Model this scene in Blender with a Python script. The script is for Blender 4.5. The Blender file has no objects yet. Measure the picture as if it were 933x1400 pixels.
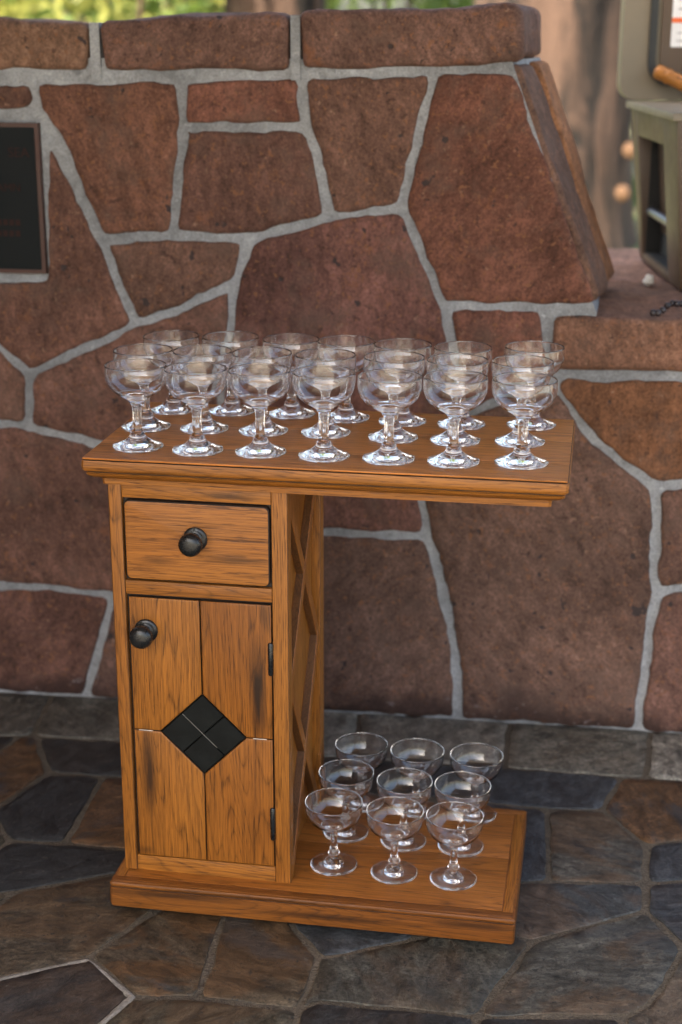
import bpy, bmesh, math, random
from mathutils import Vector, Matrix, noise
R_ = math.radians
rng = random.Random(7)
sc = bpy.context.scene
COL = sc.collection

# ------------------------------------------------------------------ camera
F, CX, CY = 2071.27, 466.5, 700.0
CAM = Vector((0.72113, -2.0356, 1.35841))
YAW, PITCH, ROLL = -0.16863, 0.30796, -0.00186
fwd = Vector((math.sin(YAW)*math.cos(PITCH), math.cos(YAW)*math.cos(PITCH), -math.sin(PITCH)))
rt = Vector((math.cos(YAW), -math.sin(YAW), 0))
dn = fwd.cross(rt)
RT = math.cos(ROLL)*rt + math.sin(ROLL)*dn
DN = -math.sin(ROLL)*rt + math.cos(ROLL)*dn
cd = bpy.data.cameras.new('camera')
cam = bpy.data.objects.new('camera', cd); COL.objects.link(cam)
m3 = Matrix((RT, -DN, -fwd)).transposed()
cam.matrix_world = Matrix.Translation(CAM) @ m3.to_4x4()
cd.sensor_fit = 'VERTICAL'; cd.sensor_height = 36.0; cd.lens = F/1400*36
cd.clip_start = 0.05; cd.clip_end = 500
cd.dof.use_dof = True; cd.dof.focus_distance = 2.28; cd.dof.aperture_fstop = 3.0
sc.camera = cam

def ray(px): return RT*((px[0]-CX)/F) + DN*((px[1]-CY)/F) + fwd
def unz(px, z):
    d = ray(px); return CAM + d*((z-CAM.z)/d.z)
def unp(px, o, n):
    d = ray(px); return CAM + d*(n.dot(o-CAM)/n.dot(d))

# ------------------------------------------------------------------ light
SUN_EL, SUN_AZ = R_(52), R_(215)       # azimuth measured from +y towards +x: behind the photographer, to the left
w = bpy.data.worlds.new('World'); sc.world = w; w.use_nodes = True
nt = w.node_tree; bg = nt.nodes['Background']
sky = nt.nodes.new('ShaderNodeTexSky'); sky.sky_type = 'NISHITA'; sky.sun_disc = False
sky.sun_elevation = SUN_EL; sky.sun_rotation = SUN_AZ
sky.air_density = 1.0; sky.dust_density = 4.0; sky.ozone_density = 1.0
nt.links.new(sky.outputs[0], bg.inputs[0]); bg.inputs[1].default_value = 0.15
sl = bpy.data.lights.new('sun', 'SUN'); sl.energy = 3.5; sl.angle = R_(0.5); sl.color = (1.0, .95, .87)
sun = bpy.data.objects.new('sun', sl); COL.objects.link(sun)
sd = Vector((math.sin(SUN_AZ)*math.cos(SUN_EL), math.cos(SUN_AZ)*math.cos(SUN_EL), math.sin(SUN_EL)))
sun.rotation_euler = (-sd).to_track_quat('-Z', 'Y').to_euler(); sun.location = (-4, -6, 9)
vs = sc.view_settings; vs.view_transform = 'Standard'; vs.look = 'None'; vs.gamma = 1; vs.use_curve_mapping = False
vs.exposure = 2.35
vs.use_white_balance = True; vs.white_balance_temperature = 7300; vs.white_balance_tint = 8
sc.render.engine = 'CYCLES'
cy = sc.cycles
cy.max_bounces = 48; cy.transmission_bounces = 48; cy.glossy_bounces = 16; cy.diffuse_bounces = 4; cy.transparent_max_bounces = 8
cy.caustics_refractive = True; cy.caustics_reflective = True; cy.blur_glossy = 0.3
cy.sample_clamp_indirect = 6; cy.use_denoising = True
try: cy.denoiser = 'OPENIMAGEDENOISE'
except Exception: pass

# ------------------------------------------------------------------ helpers
def tag(o, label=None, cat=None, group=None, kind=None):
    if label: o['label'] = label
    if cat: o['category'] = cat
    if group: o['group'] = group
    if kind: o['kind'] = kind
    return o
def link(name, me, mat=None, parent=None, smooth=None, world=True):
    o = bpy.data.objects.new(name, me); COL.objects.link(o)
    if mat is not None and len(me.materials) == 0:
        for m in (mat if isinstance(mat, (list, tuple)) else [mat]): me.materials.append(m)
    if smooth is not None:
        me.shade_smooth() if smooth == 180 else me.set_sharp_from_angle(angle=R_(smooth)) 
        if smooth != 180:
            me.polygons.foreach_set('use_smooth', [True]*len(me.polygons))
    if parent is not None:
        o.parent = parent
        if world and parent.parent is None: o.matrix_parent_inverse = Matrix.Translation(-parent.location)
    return o
def empty(name, loc=(0, 0, 0), parent=None):
    o = bpy.data.objects.new(name, None); COL.objects.link(o); o.location = loc; o.empty_display_size = .05
    if parent is not None: o.parent = parent
    return o
def mesh(name, V, Fc, mi=None):
    me = bpy.data.meshes.new(name); me.from_pydata([tuple(v) for v in V], [], Fc); me.update()
    if mi: me.polygons.foreach_set('material_index', mi)
    return me
def fixn(me):
    bm = bmesh.new(); bm.from_mesh(me); bmesh.ops.recalc_face_normals(bm, faces=bm.faces); bm.to_mesh(me); bm.free(); return me
def box(name, x0, x1, y0, y1, z0, z1, mat, parent=None, bev=.0015, seg=2):
    bm = bmesh.new(); bmesh.ops.create_cube(bm, size=1)
    for v in bm.verts:
        v.co = Vector(((x0+x1)/2+v.co.x*(x1-x0), (y0+y1)/2+v.co.y*(y1-y0), (z0+z1)/2+v.co.z*(z1-z0)))
    if bev: bmesh.ops.bevel(bm, geom=list(bm.edges), offset=bev, segments=seg, profile=.6, affect='EDGES')
    me = bpy.data.meshes.new(name); bm.to_mesh(me); bm.free()
    return link(name, me, mat, parent, 40)
def lathe(prof, seg=48, mod=None, axis='z'):
    """prof: list of (r, h); open surface, no caps unless r == 0"""
    V, Fc = [], []; rings = []
    for i, (r, h) in enumerate(prof):
        if r < 1e-6: rings.append([len(V)]); V.append((0, 0, h)); continue
        ring = []
        for k in range(seg):
            a = 2*math.pi*k/seg; rr = r*(mod(a, r, h) if mod else 1)
            ring.append(len(V)); V.append((rr*math.cos(a), rr*math.sin(a), h))
        rings.append(ring)
    for A, B in zip(rings, rings[1:]):
        for k in range(seg):
            k2 = (k+1) % seg
            if len(A) == 1: Fc.append((A[0], B[k2], B[k]))
            elif len(B) == 1: Fc.append((A[k], A[k2], B[0]))
            else: Fc.append((A[k], A[k2], B[k2], B[k]))
    if axis == 'y': V = [(x, -z, y) for x, y, z in V]
    return V, Fc

# ------------------------------------------------------------------ materials
def newmat(name):
    m = bpy.data.materials.new(name); m.use_nodes = True
    n = m.node_tree; return m, n, n.nodes['Principled BSDF']
def nd(n, t, **kw):
    x = n.nodes.new(t)
    for k, v in kw.items():
        if k.startswith('i_'):
            x.inputs[int(k[2:]) if k[2:].isdigit() else k[2:].replace('_', ' ')].default_value = v
        else: setattr(x, k, v)
    return x
def L(n, a, b): n.links.new(a, b)
def ramp(n, stops, src):
    r = n.nodes.new('ShaderNodeValToRGB'); e = r.color_ramp.elements
    while len(e) < len(stops): e.new(0.5)
    for el, (p, c) in zip(e, stops):
        el.position = p; el.color = (c, c, c, 1) if not isinstance(c, tuple) else (*c, 1)
    L(n, src, r.inputs[0]); return r.outputs[0]
def mix(n, fac, a, b, blend='MIX'):
    x = n.nodes.new('ShaderNodeMix'); x.data_type = 'RGBA'; x.blend_type = blend
    for s, v in ((x.inputs[0], fac), (x.inputs[6], a), (x.inputs[7], b)):
        if hasattr(v, 'is_linked'): L(n, v, s)
        elif isinstance(v, (int, float)): s.default_value = v if s.type == 'VALUE' else (v, v, v, 1)
        else: s.default_value = (*v, 1) if len(v) == 3 else v
    return x.outputs[2]
def math_(n, op, a, b=0.5, c=None):
    x = n.nodes.new('ShaderNodeMath'); x.operation = op
    for s, v in zip(x.inputs, (a, b, c)):
        if v is None: continue
        if hasattr(v, 'is_linked'): L(n, v, s)
        else: s.default_value = v
    return x.outputs[0]
def noise_(n, vec, scale, detail=4, rough=.5, dist=0):
    x = nd(n, 'ShaderNodeTexNoise'); x.inputs['Scale'].default_value = scale; x.inputs['Detail'].default_value = detail
    x.inputs['Roughness'].default_value = rough; x.inputs['Distortion'].default_value = dist
    L(n, vec, x.inputs['Vector']); return x.outputs[0]
def mapping(n, vec, scale=(1, 1, 1), loc=(0, 0, 0)):
    x = nd(n, 'ShaderNodeMapping'); x.inputs['Scale'].default_value = scale; x.inputs['Location'].default_value = loc
    L(n, vec, x.inputs['Vector']); return x.outputs[0]
def bump(n, h, strength, dist, normal=None):
    b = nd(n, 'ShaderNodeBump'); b.inputs['Strength'].default_value = strength; b.inputs['Distance'].default_value = dist
    L(n, h, b.inputs['Height'])
    if normal is not None: L(n, normal, b.inputs['Normal'])
    return b.outputs[0]
def plain(name, col, rough=.5, metal=0, bumps=None, var=.12, vscale=20, spec=.5):
    m, n, p = newmat(name)
    oc = nd(n, 'ShaderNodeTexCoord').outputs['Object']
    v = noise_(n, oc, vscale, 5, .6)
    L(n, mix(n, 1, col, ramp(n, [(.25, 1-var), (.75, 1+var)], v), 'MULTIPLY'), p.inputs['Base Color'])
    L(n, ramp(n, [(.3, max(rough-.08, 0)), (.7, min(rough+.08, 1))], v), p.inputs['Roughness'])
    p.inputs['Metallic'].default_value = metal; p.inputs['Specular IOR Level'].default_value = spec
    if bumps: L(n, bump(n, noise_(n, oc, bumps[0], 4), bumps[1], bumps[2]), p.inputs['Normal'])
    return m

def wood(name, axis, seed, a=(.36, .133, .023), b=(.265, .089, .014), smudge=(), K=34, cont=.85, broad=1.0):
    m, n, p = newmat(name)
    oc = nd(n, 'ShaderNodeTexCoord').outputs['Object']
    off = (seed*1.37, seed*2.11, seed*0.77)
    def mp(al, ac):
        s = [ac]*3; s['xyz'.index(axis)] = al
        return mapping(n, oc, tuple(s), off)
    wob = noise_(n, mp(3, 30), 1, 3)
    base = noise_(n, mp(1.25*broad, 15*broad), 1, 1.4, .4, .12)
    rings = math_(n, 'FRACT', math_(n, 'MULTIPLY_ADD', wob, .35, math_(n, 'MULTIPLY', base, K)))
    d = 1-.42*cont
    ringc = ramp(n, [(0, d), (.05, d*.5+.5), (.16, 1.04), (.72, .96), (.93, .88), (1, d)], rings)
    fib = noise_(n, mp(7, 520), 1, 5, .62)
    fibc = ramp(n, [(.30, .58), (.5, .97), (.66, 1.2)], fib)
    por = noise_(n, mp(30, 560), 1, 2, .5)
    # open oak pores gather along the early wood of each ring
    porm = math_(n, 'MULTIPLY', ramp(n, [(.53, 0.0), (.62, 1.0)], por), ramp(n, [(0, 1.0), (.28, .35), (.8, .45), (1, 1.0)], rings))
    tone = mix(n, ramp(n, [(.3, 0.0), (.7, 1.0)], noise_(n, mp(2, 8), 1, 3)), a, b)
    c = mix(n, 1, tone, ringc, 'MULTIPLY'); c = mix(n, 1, c, fibc, 'MULTIPLY')
    c = mix(n, math_(n, 'MULTIPLY', porm, .82), c, (.065, .020, .005))
    # old scuffs and dents
    sc1 = ramp(n, [(.66, 0.0), (.74, 1.0)], noise_(n, mp(9, 60), 1, 5, .7))
    c = mix(n, math_(n, 'MULTIPLY', sc1, .45), c, (.05, .019, .006))
    sc2 = ramp(n, [(.70, 0.0), (.75, 1.0)], noise_(n, mapping(n, oc, (60, 60, 60), off), 1, 4, .75))
    c = mix(n, math_(n, 'MULTIPLY', sc2, .35), c, (.045, .018, .007))
    for (x, y, z, rx, ry, rz, s) in smudge:
        mm = nd(n, 'ShaderNodeMapping'); mm.vector_type = 'TEXTURE'
        mm.inputs['Location'].default_value = (x, y, z); mm.inputs['Scale'].default_value = (rx, ry, rz)
        L(n, oc, mm.inputs['Vector'])
        ln = nd(n, 'ShaderNodeVectorMath', operation='LENGTH'); L(n, mm.outputs[0], ln.inputs[0])
        e = math_(n, 'MULTIPLY_ADD', math_(n, 'SUBTRACT', noise_(n, mp(18, 110), 1, 4, .65), .5), 0.8, ln.outputs['Value'])
        mk = math_(n, 'MULTIPLY', ramp(n, [(.2, 1.0), (1.0, 0.0)], e), s)
        c = mix(n, mk, c, (.026, .011, .005))
    L(n, c, p.inputs['Base Color'])
    L(n, ramp(n, [(.3, .46), (.7, .33)], fib), p.inputs['Roughness'])
    p.inputs['Specular IOR Level'].default_value = .35
    h = math_(n, 'MULTIPLY_ADD', porm, -.8, fib)
    L(n, bump(n, h, .4, .0007), p.inputs['Normal'])
    return m

def stone_mat(name, speck=True, rough=.85, damp=True):
    m, n, p = newmat(name)
    oi = nd(n, 'ShaderNodeObjectInfo'); oc = nd(n, 'ShaderNodeTexCoord').outputs['Object']
    ad = nd(n, 'ShaderNodeVectorMath', operation='MULTIPLY_ADD'); cb = nd(n, 'ShaderNodeCombineXYZ')
    for i in range(3): L(n, math_(n, 'MULTIPLY', oi.outputs['Random'], 3.1+2.7*i), cb.inputs[i])
    L(n, oc, ad.inputs[0]); ad.inputs[1].default_value = (1, 1, 1); L(n, cb.outputs[0], ad.inputs[2])
    v = ad.outputs[0]
    vr = nd(n, 'ShaderNodeVectorRotate', rotation_type='Y_AXIS'); L(n, v, vr.inputs['Vector'])
    L(n, math_(n, 'MULTIPLY_ADD', oi.outputs['Random'], 1.6, -.8), vr.inputs['Angle']); vs_ = mapping(n, vr.outputs[0], (1.7, 1, 1))
    big = noise_(n, v, 4, 3, .5, .3); mid = noise_(n, vs_, 24, 8, .74, .25); fine = noise_(n, v, 170, 5, .75)
    c = mix(n, 1, oi.outputs['Color'], ramp(n, [(.28, .66), (.5, 1.0), (.74, 1.42)], big), 'MULTIPLY')
    c = mix(n, 1, c, ramp(n, [(.30, .52), (.5, 1.0), (.68, 1.55)], mid), 'MULTIPLY')
    c = mix(n, 1, c, ramp(n, [(.32, .58), (.68, 1.42)], fine), 'MULTIPLY')
    # rusty orange blotches and pale crystals
    c = mix(n, ramp(n, [(.60, 0.0), (.74, .60)], noise_(n, mapping(n, v, loc=(3, 5, 1)), 19, 5, .72)), c, (.26, .100, .044))
    c = mix(n, ramp(n, [(.62, 0.0), (.70, .6)], noise_(n, mapping(n, v, loc=(9, 2, 4)), 52, 5, .7)), c, (.34, .20, .135))
    c = mix(n, ramp(n, [(.60, 0.0), (.66, .65)], noise_(n, mapping(n, v, loc=(6, 1, 2)), 85, 3, .6)), c, (.24, .105, .052))
    c = mix(n, ramp(n, [(.60, 0.0), (.68, .7)], noise_(n, mapping(n, v, loc=(2, 7, 3)), 62, 4, .65)), c, (.050, .026, .020))
    c = mix(n, ramp(n, [(.52, 0.0), (.66, .55)], noise_(n, mapping(n, v, loc=(5, 5, 9)), 9, 6, .7)), c, (.125, .078, .060))
    # black pits
    pit = ramp(n, [(.69, 0.0), (.72, .9)], noise_(n, mapping(n, v, loc=(1, 8, 6)), 30, 2.5, .55))
    c = mix(n, pit, c, (.045, .034, .033))
    if damp:
        z = nd(n, 'ShaderNodeSeparateXYZ'); L(n, oc, z.inputs[0])
        e = math_(n, 'MULTIPLY_ADD', noise_(n, oc, 9, 4), -.16, z.outputs[2])
        c = mix(n, ramp(n, [(.0, .72), (.045, 0.0)], math_(n, 'ADD', e, .06)), c, (.035, .020, .018))
        sp = math_(n, 'MULTIPLY', ramp(n, [(.60, 0.0), (.68, .5)], noise_(n, oc, 38, 5, .7)), ramp(n, [(.0, 1.0), (.03, 0.0)], math_(n, 'ADD', e, .055)))
        c = mix(n, sp, c, (.34, .29, .30))
    L(n, c, p.inputs['Base Color']); p.inputs['Roughness'].default_value = rough
    p.inputs['Specular IOR Level'].default_value = .25
    h = math_(n, 'ADD', math_(n, 'MULTIPLY_ADD', mid, 1.6, math_(n, 'MULTIPLY', fine, .5)), math_(n, 'MULTIPLY', pit, -.8))
    L(n, bump(n, h, .7, .004), p.inputs['Normal'])
    return m

def slate_mat(name):
    m, n, p = newmat(name)
    oi = nd(n, 'ShaderNodeObjectInfo'); oc = nd(n, 'ShaderNodeTexCoord').outputs['Object']
    ad = nd(n, 'ShaderNodeVectorMath', operation='MULTIPLY_ADD'); cb = nd(n, 'ShaderNodeCombineXYZ')
    for i in range(3): L(n, math_(n, 'MULTIPLY', oi.outputs['Random'], 4.1+3.3*i), cb.inputs[i])
    L(n, oc, ad.inputs[0]); ad.inputs[1].default_value = (1, 1, 1); L(n, cb.outputs[0], ad.inputs[2]); v = ad.outputs[0]
    vr = nd(n, 'ShaderNodeVectorRotate', rotation_type='Z_AXIS'); L(n, v, vr.inputs['Vector'])
    L(n, math_(n, 'MULTIPLY', oi.outputs['Random'], 6.28), vr.inputs['Angle']); vs_ = mapping(n, vr.outputs[0], (1, 1.7, 1))
    a_ = noise_(n, vs_, 4.5, 6, .62, .8); b_ = noise_(n, vs_, 22, 7, .75, .5); c_ = noise_(n, v, 150, 6, .75)
    c = mix(n, 1, oi.outputs['Color'], ramp(n, [(.32, .34), (.5, 1.0), (.68, 1.9)], b_), 'MULTIPLY')
    c = mix(n, 1, c, ramp(n, [(.32, .42), (.68, 1.65)], c_), 'MULTIPLY')
    rust = math_(n, 'MULTIPLY', ramp(n, [(.46, 0.0), (.54, 1.0)], a_), oi.outputs['Alpha'])
    c = mix(n, math_(n, 'MULTIPLY', rust, .85), c, mix(n, ramp(n, [(.35, 0.0), (.65, 1.0)], b_), (.042, .024, .012), (.150, .074, .030)))
    blu = ramp(n, [(.56, 0.0), (.63, .75)], noise_(n, mapping(n, vs_, loc=(7, 3, 2)), 3.6, 5, .65, .6))
    c = mix(n, math_(n, 'MULTIPLY', blu, oi.outputs['Alpha']), c, mix(n, b_, (.018, .021, .024), (.066, .074, .080)))
    blk = ramp(n, [(.60, 0.0), (.66, .75)], noise_(n, mapping(n, vs_, loc=(4, 1, 7)), 7, 6, .72))
    c = mix(n, math_(n, 'MULTIPLY', blk, .8), c, (.022, .024, .026))
    spk = ramp(n, [(.60, 0.0), (.65, .8)], noise_(n, mapping(n, v, loc=(3, 9, 4)), 75, 5, .72))
    c = mix(n, spk, c, (.016, .016, .017))
    spk2 = ramp(n, [(.64, 0.0), (.69, .6)], noise_(n, mapping(n, v, loc=(8, 2, 5)), 90, 4, .7))
    c = mix(n, spk2, c, (.135, .118, .095))
    scr = ramp(n, [(.70, 0.0), (.76, .35)], noise_(n, mapping(n, vr.outputs[0], (6, 60, 1), (2, 2, 2)), 1, 5, .7))
    c = mix(n, scr, c, (.13, .12, .105))
    L(n, c, p.inputs['Base Color'])
    L(n, ramp(n, [(.3, .42), (.7, .68)], b_), p.inputs['Roughness']); p.inputs['Specular IOR Level'].default_value = .4
    h = math_(n, 'ADD', math_(n, 'MULTIPLY', b_, 1.6), math_(n, 'MULTIPLY_ADD', c_, .3, a_))
    L(n, bump(n, h, .75, .0035), p.inputs['Normal'])
    return m

def mortar_mat(name, col, sc_=40):
    m, n, p = newmat(name); oc = nd(n, 'ShaderNodeTexCoord').outputs['Object']
    f = noise_(n, oc, sc_, 6, .7); g = noise_(n, oc, 4, 4); hh = noise_(n, oc, 240, 3)
    c = mix(n, 1, col, ramp(n, [(.25, .72), (.75, 1.25)], f), 'MULTIPLY'); c = mix(n, 1, c, ramp(n, [(.3, .66), (.7, 1.22)], g), 'MULTIPLY')
    c = mix(n, ramp(n, [(.58, 0.0), (.70, .55)], noise_(n, mapping(n, oc, loc=(3, 1, 2)), 13, 6, .72)), c, tuple(x*.38 for x in col))
    c = mix(n, ramp(n, [(.62, 0.0), (.70, .5)], noise_(n, mapping(n, oc, loc=(1, 4, 2)), 55, 4, .7)), c, tuple(min(1, x*1.7) for x in col))
    c = mix(n, 1, c, ramp(n, [(.3, .8), (.7, 1.15)], hh), 'MULTIPLY')
    L(n, c, p.inputs['Base Color']); p.inputs['Roughness'].default_value = .9; p.inputs['Specular IOR Level'].default_value = .2
    L(n, bump(n, math_(n, 'MULTIPLY_ADD', hh, .4, f), .8, .006), p.inputs['Normal']); return m

def bark_mat(name, col):
    m, n, p = newmat(name); oc = nd(n, 'ShaderNodeTexCoord').outputs['Object']
    v = mapping(n, oc, (4.2, 4.2, .7)); a_ = noise_(n, v, 1, 6, .65, .8); b_ = noise_(n, oc, 30, 5, .7)
    c = mix(n, ramp(n, [(.42, 0.0), (.54, 1.0)], a_), tuple(x*.16 for x in col), tuple(x*1.45 for x in col))
    c = mix(n, 1, c, ramp(n, [(.3, .75), (.7, 1.2)], b_), 'MULTIPLY')
    L(n, c, p.inputs['Base Color']); p.inputs['Roughness'].default_value = .95
    L(n, bump(n, a_, 1, .06), p.inputs['Normal']); return m
def leaf_mat(name, col):
    m, n, p = newmat(name); oc = nd(n, 'ShaderNodeTexCoord').outputs['Object']
    c = mix(n, noise_(n, oc, 3, 3), tuple(x*.6 for x in col), tuple(x*1.4 for x in col))
    L(n, c, p.inputs['Base Color']); p.inputs['Roughness'].default_value = .5
    t = nd(n, 'ShaderNodeBsdfTranslucent'); L(n, c, t.inputs['Color'])
    ms = nd(n, 'ShaderNodeMixShader'); ms.inputs[0].default_value = .4
    L(n, p.outputs[0], ms.inputs[1]); L(n, t.outputs[0], ms.inputs[2]); L(n, ms.outputs[0], n.nodes['Material Output'].inputs[0]); return m

M = {}
M['stone'] = stone_mat('red_sandstone')
M['slate'] = slate_mat('slate')
M['mortar'] = mortar_mat('mortar', (.31, .315, .325))
M['grout'] = mortar_mat('grout', (.120, .098, .074), 60)
M['glaze'] = plain('dark_glaze', (.022, .012, .007), .6)
M['iron'] = plain('black_iron', (.009, .010, .011), .27, 0, (260, .35, .0008), .3, 60)
M['tile'] = plain('black_slate', (.0075, .0085, .008), .6, 0, (70, .5, .002), .4, 40, spec=.15)
g, gn, gp = newmat('clear_glass')
gp.inputs['Transmission Weight'].default_value = 1; gp.inputs['Roughness'].default_value = 0; gp.inputs['IOR'].default_value = 1.5
gp.inputs['Base Color'].default_value = (1, 1, 1, 1); M['glass'] = g
M['bark'] = bark_mat('bark', (.050, .028, .019))
M['leaf'] = leaf_mat('leaf', (.15, .22, .05)); M['leaf2'] = leaf_mat('leaf_yellow', (.34, .34, .09)); M['leaf3'] = leaf_mat('leaf_dark', (.07, .12, .03))

# ------------------------------------------------------------------ polygon tools
def area(P): return sum(P[i][0]*P[(i+1) % len(P)][1]-P[(i+1) % len(P)][0]*P[i][1] for i in range(len(P)))/2
def inset(P, d):
    """offset inwards (counter-clockwise polygon)"""
    out = []; n = len(P)
    for i in range(n):
        a, b, c = Vector(P[i-1]), Vector(P[i]), Vector(P[(i+1) % n])
        e1, e2 = (b-a).normalized(), (c-b).normalized()
        n1, n2 = Vector((-e1.y, e1.x)), Vector((-e2.y, e2.x))
        k = n1+n2; q = max(.35, 1+n1.dot(n2)); out.append(b+k*(d/q))
    return out
def rough_outline(P, step, jit, rnd, cut=.2):
    C = []
    n = len(P)
    for i in range(n):
        a, b = P[i], P[(i+1) % n]; C.append(a.lerp(b, cut if (b-a).length > .03 else .3)); C.append(a.lerp(b, 1-(cut if (b-a).length > .03 else .3)))
    # corner cuts limited to about 2 cm
    C = []
    for i in range(n):
        p0, p1, p2 = P[i-1], P[i], P[(i+1) % n]
        l1, l2 = min(.013, (p1-p0).length*.35), min(.013, (p2-p1).length*.35)
        A, B = p1+(p0-p1).normalized()*l1, p1+(p2-p1).normalized()*l2
        C += [A, (A+B)/4+p1/2, B]
    out = []; n = len(C)
    for i in range(n):
        a, b = C[i], C[(i+1) % n]; k = max(1, int((b-a).length/step))
        for j in range(k): out.append(a.lerp(b, j/k))
    sd_ = rnd.random()*50
    for i, p in enumerate(out):
        t = noise.noise(Vector((p.x*22, p.y*22, sd_)))*jit + noise.noise(Vector((p.x*70, p.y*70, sd_+9)))*jit*.5
        nn = (out[(i+1) % len(out)]-out[i-1]); nn = Vector((-nn.y, nn.x)).normalized()
        out[i] = p+nn*t
    return out
def stone_mesh(name, P, frame, joint, proud, depth, bev, rough, step, jit, rnd, centre=None, rings=(.9, .68, .42, .2)):
    O, U, V_, N = frame
    P = [Vector(p) for p in P]
    if area(P) < 0: P = P[::-1]
    P = rough_outline(inset(P, joint), step, jit, rnd)
    c = Vector(centre) if centre else sum(P, Vector((0, 0)))/len(P)
    if not centre:
        A = area(P); cx = cy_ = 0
        for i in range(len(P)):
            p, q = P[i], P[(i+1) % len(P)]; k = p.x*q.y-q.x*p.y; cx += (p.x+q.x)*k; cy_ += (p.y+q.y)*k
        c = Vector((cx/(6*A), cy_/(6*A)))
    sd_ = rnd.random()*40
    def hgt(p): return proud + rough*(noise.noise(Vector((p.x*6, p.y*6, sd_))) + .6*noise.noise(Vector((p.x*17, p.y*17, sd_))))
    V, Fc = [], []; n = len(P)
    def add(p, h): V.append(O+U*p.x+V_*p.y+N*h)
    for p in P: add(p, -depth)
    for p in P: add(p+(c-p).normalized()*bev*.15, hgt(p)-bev)
    for p in P: add(p+(c-p).normalized()*bev, hgt(p)-bev*.12)
    for s in rings:
        for p in P:
            q = c+(p+(c-p).normalized()*bev-c)*s; add(q, hgt(q))
    nr = 3+len(rings)
    for r in range(nr-1):
        for i in range(n):
            j = (i+1) % n; Fc.append((r*n+i, r*n+j, (r+1)*n+j, (r+1)*n+i))
    V.append(O+U*c.x+V_*c.y+N*hgt(c)); k = len(V)-1; b0 = (nr-1)*n
    for i in range(n): Fc.append((b0+i, b0+(i+1) % n, k))
    me = mesh(name, V, Fc); return me
def clip(P, a, nrm):
    out = []
    for i in range(len(P)):
        p, q = P[i], P[(i+1) % len(P)]; dp, dq = (p-a).dot(nrm), (q-a).dot(nrm)
        if dp <= 0: out.append(p)
        if dp*dq < 0: out.append(p.lerp(q, dp/(dp-dq)))
    return out
def voronoi(sites, bb):
    cells = []
    for i, s in enumerate(sites):
        P = [Vector((bb[0], bb[2])), Vector((bb[1], bb[2])), Vector((bb[1], bb[3])), Vector((bb[0], bb[3]))]
        for j, t in enumerate(sites):
            if i != j and P: P = clip(P, (s+t)/2, (t-s))
        cells.append((s, P))
    return cells
def scatter(x0, x1, y0, y1, dmin, rnd, tries=900):
    S = []
    for _ in range(tries):
        p = Vector((rnd.uniform(x0, x1), rnd.uniform(y0, y1)))
        if all((p-q).length > dmin for q in S): S.append(p)
    return S

# ------------------------------------------------------------------ ground
me = mesh('ground', [(-150, -150, -.06), (150, -150, -.06), (150, 150, -.06), (-150, 150, -.06)], [(0, 1, 2, 3)])
gm, gn_, gp_ = newmat('grass_ground'); oc = nd(gn_, 'ShaderNodeTexCoord').outputs['Object']
gc = mix(gn_, ramp(gn_, [(.4, 0.0), (.6, 1.0)], noise_(gn_, oc, .9, 6, .6)), (.075, .115, .032), (.20, .165, .10))
gc = mix(gn_, 1, gc, ramp(gn_, [(.3, .7), (.7, 1.3)], noise_(gn_, oc, 14, 5, .7)), 'MULTIPLY')
L(gn_, gc, gp_.inputs['Base Color']); gp_.inputs['Roughness'].default_value = .95
L(gn_, bump(gn_, noise_(gn_, oc, 30, 5, .7), 1, .05), gp_.inputs['Normal'])
tag(link('ground', me, gm), kind='structure')

pale = mortar_mat('pale_concrete', (.38, .35, .30), 12)
tag(box('bounce_paving', -14, 14, -16, -1.605, -.12, -.004, pale, None, 0), kind='structure')  # unseen pale slabs added to bounce sunlight onto the cart and glasses
tag(box('bounce_paving', 3.405, 9, -1.6, 3.0, -.12, -.0045, pale, None, 0), kind='structure')
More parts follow.
